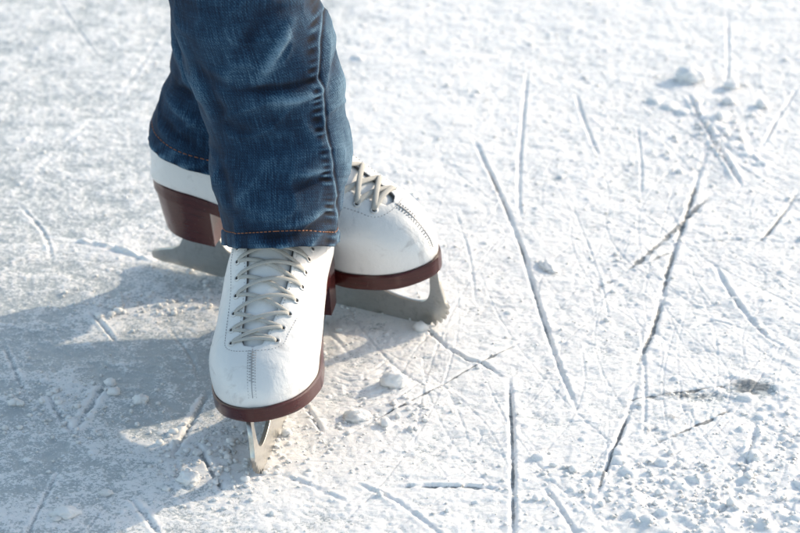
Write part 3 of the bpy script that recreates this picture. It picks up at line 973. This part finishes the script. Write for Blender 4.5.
G([(209,392),(190,424),(172,458)], 5.5, 2.6, 2.2, 0.55, -0.5)
G([(196,444),(210,468),(223,492)], 5.5, 3.6, 1.6, 0.8)
G([(48,394),(60,414),(72,434)], 5.0, 2.4, 1.8, 0.6)
G([(107,382),(90,407),(73,434)], 6.0, 1.8, 1.8, 0.25)
G([(90,312),(104,328),(116,342)], 4.0, 1.8, 1.4, 0.4)
G([(4,345),(15,370),(26,396)], 4.0, 1.4, 0.9, 0.4)
G([(60,470),(44,500),(25,540)], 3.6, 1.4, 0.8, 0.45)
G([(130,498),(146,518),(162,540)], 5.0, 1.4, 1.6, 0.3)
G([(303,402),(312,417),(322,432)], 4.4, 2.2, 1.0, 0.6)
G([(260,470),(300,482),(350,505)], 5.0, 0.8, 1.8, 0.15)
G([(170,20),(120,95),(60,150),(10,200)], 6.0, 0.3, 0.7, 0.0)
G([(58,0),(78,30),(97,55)], 3.0, 1.0, 0.4, 0.25)
G([(20,205),(45,235),(52,262)], 4.0, 1.0, 1.4, 0.2)
G([(170,330),(190,355),(200,380)], 4.0, 0.8, 0.6, 0.35)
G([(0,268),(40,255)], 3.0, 0.9, 0.7, 0.2)
G([(300,310),(340,345),(350,360)], 4.0, 0.6, 0.9, 0.1)
# ripples of skidded snow in front of the rear toe
for r_ in range(7):
    c = (372 + r_*3, 372 + r_*4)
    G([(335 - r_*2, 372 + r_*5), (352 + r_*2, 377 + r_*5), (372 + r_*5, 372 + r_*4), (388 + r_*6, 360 + r_*3)], 2.6, 0.7, 0.8, 0.05)
# many faint random tracks, also round about and out of frame
rg = random.Random(21)
for q in range(170):
    x, y = rg.uniform(-1.1, 1.1), rg.uniform(1.4, 4.0)
    a = rg.choice([rg.gauss(1.25, 0.35), rg.gauss(-1.1, 0.3), rg.uniform(0, 3.14)]); L = rg.uniform(0.05, 0.38); cv = rg.gauss(0, 0.6)
    pts = []
    for t in np.linspace(0, 1, 5):
        aa = a + cv*(t - 0.5); pts.append((x + math.cos(aa)*L*(t-0.5), y + math.sin(aa)*L*(t-0.5)))
    G(pts, rg.uniform(1.2, 2.6), rg.uniform(0.25, 0.8), rg.uniform(0.15, 0.6), rg.uniform(0.0, 0.35), px=False, rough=0.7)

for q in range(230):
    u, v = rg.uniform(420, 810), rg.uniform(20, 533)
    p = ground(u, v); a = rg.choice([rg.gauss(1.95, 0.22), rg.gauss(1.15, 0.25), rg.gauss(0.3, 0.25)]); L = rg.uniform(0.12, 0.55); cv = rg.gauss(0, 0.5)
    pts = [(p.x + math.cos(a + cv*t)*L*t, p.y + math.sin(a + cv*t)*L*t) for t in np.linspace(-0.5, 0.5, 5)]
    G(pts, rg.uniform(1.1, 2.0), rg.uniform(0.2, 0.7), rg.uniform(0.1, 0.4), rg.uniform(0.05, 0.5), px=False, rough=0.5)
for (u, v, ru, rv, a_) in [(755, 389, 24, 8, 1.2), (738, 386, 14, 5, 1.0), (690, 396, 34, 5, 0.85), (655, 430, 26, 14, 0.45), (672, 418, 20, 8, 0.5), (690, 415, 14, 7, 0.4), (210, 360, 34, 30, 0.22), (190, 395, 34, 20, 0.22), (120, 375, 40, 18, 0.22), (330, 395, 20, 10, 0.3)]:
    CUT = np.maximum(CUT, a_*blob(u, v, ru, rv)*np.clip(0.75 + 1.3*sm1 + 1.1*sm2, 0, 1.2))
# crumbs pressed into the surface: little domes stamped on the height field
def stamp(x, y, r, hgt, sq=1.0):
    sj, si = window(x, x, y, y, r*1.3)
    gx, gy = GX[sj, si] - x, GY[sj, si] - y
    if gx.size == 0: return
    d2 = (gx*gx + gy*gy*sq)/(r*r) * (1 + 0.9*sm3[sj, si] + 0.7*sm2[sj, si])
    dome = np.sqrt(np.clip(1 - d2, 0, 1))*hgt
    j = (np.searchsorted(ys, y)); i = np.searchsorted(xs, x)
    z0 = Z[min(j, nyg-1), min(i, nxg-1)]
    Z[sj, si] = np.where(dome > 0, np.maximum(Z[sj, si], np.minimum(z0, Z[sj, si] + 0.002) + dome), Z[sj, si])
    SN[sj, si] += (0.5*(dome > 0)).astype(np.float32)
pc = [(ground(720, 505), 0.13, 0.055), (ground(640, 480), 0.14, 0.05), (ground(790, 440), 0.07, 0.09)]
cnt = 0
for q in range(15000):
    x, y = rg.uniform(-0.55, 0.55), rg.uniform(1.72, 3.1)
    dens = 0.16 + 0.16*(x > -0.05)
    for c, a, b in pc: dens += 0.3*math.exp(-((x-c.x)/a)**2 - ((y-c.y)/b)**2)
    i, j = np.searchsorted(xs, x), np.searchsorted(ys, y)
    if SN[j, i] < 0.25 and rg.random() < 0.6: continue
    dens *= 0.6 + 2.0*max(0, float(mid[j, i]))
    if rg.random() > dens: continue
    hot = sum(math.exp(-((x-c.x)/a)**2 - ((y-c.y)/b)**2) for c, a, b in pc)
    r = min(0.0105, math.exp(rg.gauss(math.log(0.0015), 0.42)) * (1 + 0.6*min(1, hot)*rg.random()))
    stamp(x, y, r, r*rg.uniform(0.2, 0.5), rg.uniform(0.7, 1.4)); cnt += 1
# soft clumpy mounds bottom right and by the tracks
for q in range(40):
    c, a, b = pc[rg.randrange(3)]
    x, y = rg.gauss(c.x, a*0.7), rg.gauss(c.y, b*0.8)
    r = rg.uniform(0.0035, 0.0075); stamp(x, y, r, r*rg.uniform(0.35, 0.6), rg.uniform(0.7, 1.3))
for u, v in [(700,105),(716,128),(735,140),(748,158),(760,168),(684,112),(672,108),(652,100),(742,150),(724,118),(728,150),(707,122)]:
    p = ground(u + rg.uniform(-4, 4), v + rg.uniform(-3, 3)); r = rg.uniform(0.006, 0.011); stamp(p.x, p.y, r, r*0.4, 1.2)
# keep the ice flat under the blades
for root, f_ in ((front, fd), (rear, rd)):
    a = root.location - f_*0.20; b = root.location + f_*0.095
    dx, dy = b.x-a.x, b.y-a.y; l2 = dx*dx+dy*dy
    t = np.clip(((GX-a.x)*dx + (GY-a.y)*dy)/l2, 0, 1)
    d = np.hypot(GX-a.x-t*dx, GY-a.y-t*dy)
    m = np.exp(-(d/0.012)**4).astype(np.float32)
    Z = Z*(1-m) + m*np.minimum(Z, 0.0012)
SN = np.clip(SN, 0, 1.2)

def grid_mesh(name, GX, GY, Z):
    ny_, nx_ = Z.shape
    co = np.empty((ny_*nx_, 3), np.float32)
    co[:, 0] = GX.ravel(); co[:, 1] = GY.ravel(); co[:, 2] = Z.ravel()
    idx = np.arange(ny_*nx_, dtype=np.int32).reshape(ny_, nx_)
    q = np.stack([idx[:-1, :-1], idx[:-1, 1:], idx[1:, 1:], idx[1:, :-1]], -1).reshape(-1)
    nf = (ny_-1)*(nx_-1)
    me = bpy.data.meshes.new(name)
    me.vertices.add(ny_*nx_); me.vertices.foreach_set('co', co.ravel())
    me.loops.add(nf*4); me.loops.foreach_set('vertex_index', q)
    me.polygons.add(nf)
    me.polygons.foreach_set('loop_start', np.arange(0, nf*4, 4, dtype=np.int32))
    me.polygons.foreach_set('use_smooth', np.ones(nf, bool))
    me.update(calc_edges=True)
    return me
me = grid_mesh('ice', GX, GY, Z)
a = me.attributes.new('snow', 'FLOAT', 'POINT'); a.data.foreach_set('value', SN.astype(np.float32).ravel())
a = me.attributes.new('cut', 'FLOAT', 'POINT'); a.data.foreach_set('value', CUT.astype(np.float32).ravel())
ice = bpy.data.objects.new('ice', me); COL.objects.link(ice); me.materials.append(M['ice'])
ice['kind'] = 'structure'

def z_at(x, y):
    i, j = min(np.searchsorted(xs, x), nxg-1), min(np.searchsorted(ys, y), nyg-1)
    return float(Z[j, i])

# loose chunks one could pick up
def chunk_mesh(r, seed, sq=(1, 1, 0.75), sub=4):
    bm = bmesh.new(); bmesh.ops.create_icosphere(bm, subdivisions=sub, radius=1.0)
    for v in bm.verts:
        d = v.co.normalized()
        k = 1 + 0.30*mnoise.noise(d*1.3 + Vector((seed, 0, 0))) + 0.26*mnoise.noise(d*3.1 + Vector((0, seed, 0))) + 0.12*mnoise.noise(d*8 + Vector((0, 0, seed)))
        v.co = Vector((d.x*sq[0], d.y*sq[1], d.z*sq[2]))*k*r
        if v.co.z < -0.35*r*sq[2]: v.co.z = -0.35*r*sq[2]
    me = bpy.data.meshes.new('snow_chunk'); bm.to_mesh(me); bm.free(); return me
CH = [
 (140, 401, 7.0, (1.1, 1, 0.75), 'pea-like white lump of snow lying on the grey shaded ice left of the front skate'),
 (65, 516, 9.0, (1.35, 0.9, 0.6), 'flat white snow chunk lying in the shadow near the bottom left corner'),
 (57, 521, 4.0, (1.2, 1, 0.6), 'tiny snow chip touching the flat chunk near the bottom left corner'),
 (106, 494, 4.6, (1.3, 1, 0.6), 'small flat snow chip between the bottom left chunk and the lit strip'),
 (20, 405, 4.2, (0.9, 0.9, 0.9), 'small round snow crumb in the shadow close to the left edge'),
 (5, 429, 3.2, (1, 1, 0.8), 'tiny snow crumb right at the left edge of the photo'),
 (189, 482, 9.5, (1.0, 1, 0.8), 'rough snow lump beside the dark cut left of the front blade tip'),
 (395, 385, 11.0, (1.15, 1, 0.85), 'upright snow chunk below the rear skate toe casting a shadow to the left'),
 (357, 418, 9.5, (1.3, 1, 0.6), 'low snow chunk right of the front skate toe beside the thin grey track'),
 (690, 80, 17.0, (1.15, 1, 0.75), 'largest snow clump, at the upper right by the track with snow ridges'),
 (731, 88, 9.5, (1.0, 1, 0.8), 'smaller round snow clump just right of the largest clump at upper right'),
 (729, 104, 7.5, (1.2, 1, 0.7), 'small snow clump below the round one at upper right'),
 (548, 268, 10.0, (0.8, 1.7, 0.5), 'long low snow heap right of the longest cut in mid photo'),
]
for i, (u, v, r, sq, lab) in enumerate(CH):
    p = ground(u, v); r *= 0.00088
    o = link('snow_chunk', chunk_mesh(r, i*7.3 + 1, sq), M['snow'])
    o.location = (p.x, p.y, max(z_at(p.x, p.y), 0.0) + r*sq[2]*0.25)
    o.rotation_euler = (0, 0, rg.uniform(-0.4, 0.4))
    thing(o, lab, 'snow chunk', 'loose snow chunks on the ice')

# uncountable loose crumbs
proto = []
for s_ in range(6):
    bm = bmesh.new(); bmesh.ops.create_icosphere(bm, subdivisions=2, radius=1.0)
    for v in bm.verts:
        d = v.co.normalized(); v.co = d*(1 + 0.42*mnoise.noise(d*1.6 + Vector((s_*5.1, 0, 0))) + 0.2*mnoise.noise(d*4 + Vector((0, s_*3.3, 0))))
    bm.verts.ensure_lookup_table()
    proto.append((np.array([v.co[:] for v in bm.verts]), np.array([[v.index for v in f.verts] for f in bm.faces]))); bm.free()
CV, CF = [], []; off = 0
def crumb(x, y, r):
    global off
    v, f = proto[rg.randrange(6)]
    a = rg.uniform(0, 6.28); c, s_ = math.cos(a), math.sin(a)
    w = v @ np.array([[c, s_, 0], [-s_, c, 0], [0, 0, 1]]) * r * np.array([rg.uniform(.8, 1.3), rg.uniform(.8, 1.3), rg.uniform(.6, 1)])
    CV.append(w + np.array([x, y, z_at(x, y) + r*0.3])); CF.append(f + off); off += len(v)
def crumb_at(u, v, su, sv, n, r0):
    for q in range(n):
        p = ground(rg.gauss(u, su), rg.gauss(v, sv)); crumb(p.x, p.y, r0*math.exp(rg.gauss(0, 0.4)))
for q in range(2600):
    x, y = rg.uniform(-0.5, 0.5), 1.74 + 1.3*rg.random()**1.3
    dens = 0.25 + 0.2*(x > 0) + sum(0.5*math.exp(-((x-c.x)/a)**2 - ((y-c.y)/b)**2) for c, a, b in pc)
    if rg.random() < dens: crumb(x, y, 0.00105*math.exp(rg.gauss(0, 0.45)))
crumb_at(215, 465, 45, 18, 160, 0.0016); crumb_at(270, 445, 40, 20, 110, 0.0012); crumb_at(340, 430, 40, 25, 40, 0.0011)
crumb_at(150, 305, 50, 8, 110, 0.0015); crumb_at(75, 410, 40, 18, 120, 0.0014); crumb_at(720, 500, 60, 22, 200, 0.0013); crumb_at(630, 490, 70, 22, 120, 0.0012); crumb_at(785, 450, 20, 40, 70, 0.0013)
crumb_at(720, 130, 30, 20, 60, 0.002); crumb_at(400, 410, 30, 15, 50, 0.0014)
for root, f_, n_ in ((front, fd, 90), (rear, rd, 110)):
    for q in range(n_):
        t = rg.uniform(-0.2, 0.09); p = root.location + f_*t; o = rg.choice((-1, 1))*abs(rg.gauss(0.004, 0.006)) + 0.0
        crumb(p.x - f_.y*o, p.y + f_.x*o, 0.0011*math.exp(rg.gauss(0, 0.45)))
V_ = np.concatenate(CV); F_ = np.concatenate(CF)
me = bpy.data.meshes.new('snow_crumbs'); me.from_pydata(V_.tolist(), [], F_.tolist()); me.update()
cr = link('snow_crumbs', me, M['snow']); cr['kind'] = 'stuff'

# ------------------------------------------------------------------ light, world, camera
SUN_AZ, SUN_EL = 35.0, 20.5      # azimuth: degrees the shadows turn from image-left towards the viewer
sdir = Vector((-math.cos(R(SUN_AZ))*math.cos(R(SUN_EL)), -math.sin(R(SUN_AZ))*math.cos(R(SUN_EL)), -math.sin(R(SUN_EL))))
sl = bpy.data.lights.new('sun', 'SUN'); sl.energy = 2.5; sl.angle = R(0.6); sl.color = (1.0, 0.84, 0.635)
so = bpy.data.objects.new('sun', sl); COL.objects.link(so); so.location = (3, 4, 3)
so.rotation_euler = sdir.to_track_quat('-Z', 'Y').to_euler()
w = bpy.data.worlds.new('World'); scene.world = w; w.use_nodes = True
nt = w.node_tree; bg = nt.nodes['Background']
sky = nt.nodes.new('ShaderNodeTexSky'); sky.sky_type = 'NISHITA'; sky.sun_disc = False
sky.sun_elevation = R(SUN_EL)
sd = -sdir
sky.sun_rotation = math.atan2(sd.x, sd.y)
sky.air_density = 1.0; sky.dust_density = 1.5
hs = nt.nodes.new('ShaderNodeHueSaturation'); hs.inputs['Saturation'].default_value = 0.78; hs.inputs['Hue'].default_value = 0.485
nt.links.new(sky.outputs[0], hs.inputs['Color']); nt.links.new(hs.outputs[0], bg.inputs[0]); bg.inputs[1].default_value = 0.15

cam = bpy.data.cameras.new('camera'); cam.lens = LENS; cam.sensor_width = 36; cam.clip_end = 2000; cam.clip_start = 0.05
co = bpy.data.objects.new('camera', cam); COL.objects.link(co)
co.location = (0, 0, CAM_H); co.rotation_euler = (R(90) - PITCH, 0, 0)
cam.dof.use_dof = True; cam.dof.aperture_fstop = 9.5
fp = ground(280, 440); cam.dof.focus_distance = (Vector((0, fp.y, fp.z + 0.08)) - Vector((0, 0, CAM_H))).length
scene.camera = co
scene.view_settings.view_transform = 'Standard'; scene.view_settings.look = 'None'
scene.view_settings.exposure = 0.83; scene.view_settings.gamma = 1.0
scene.view_settings.use_curve_mapping = False
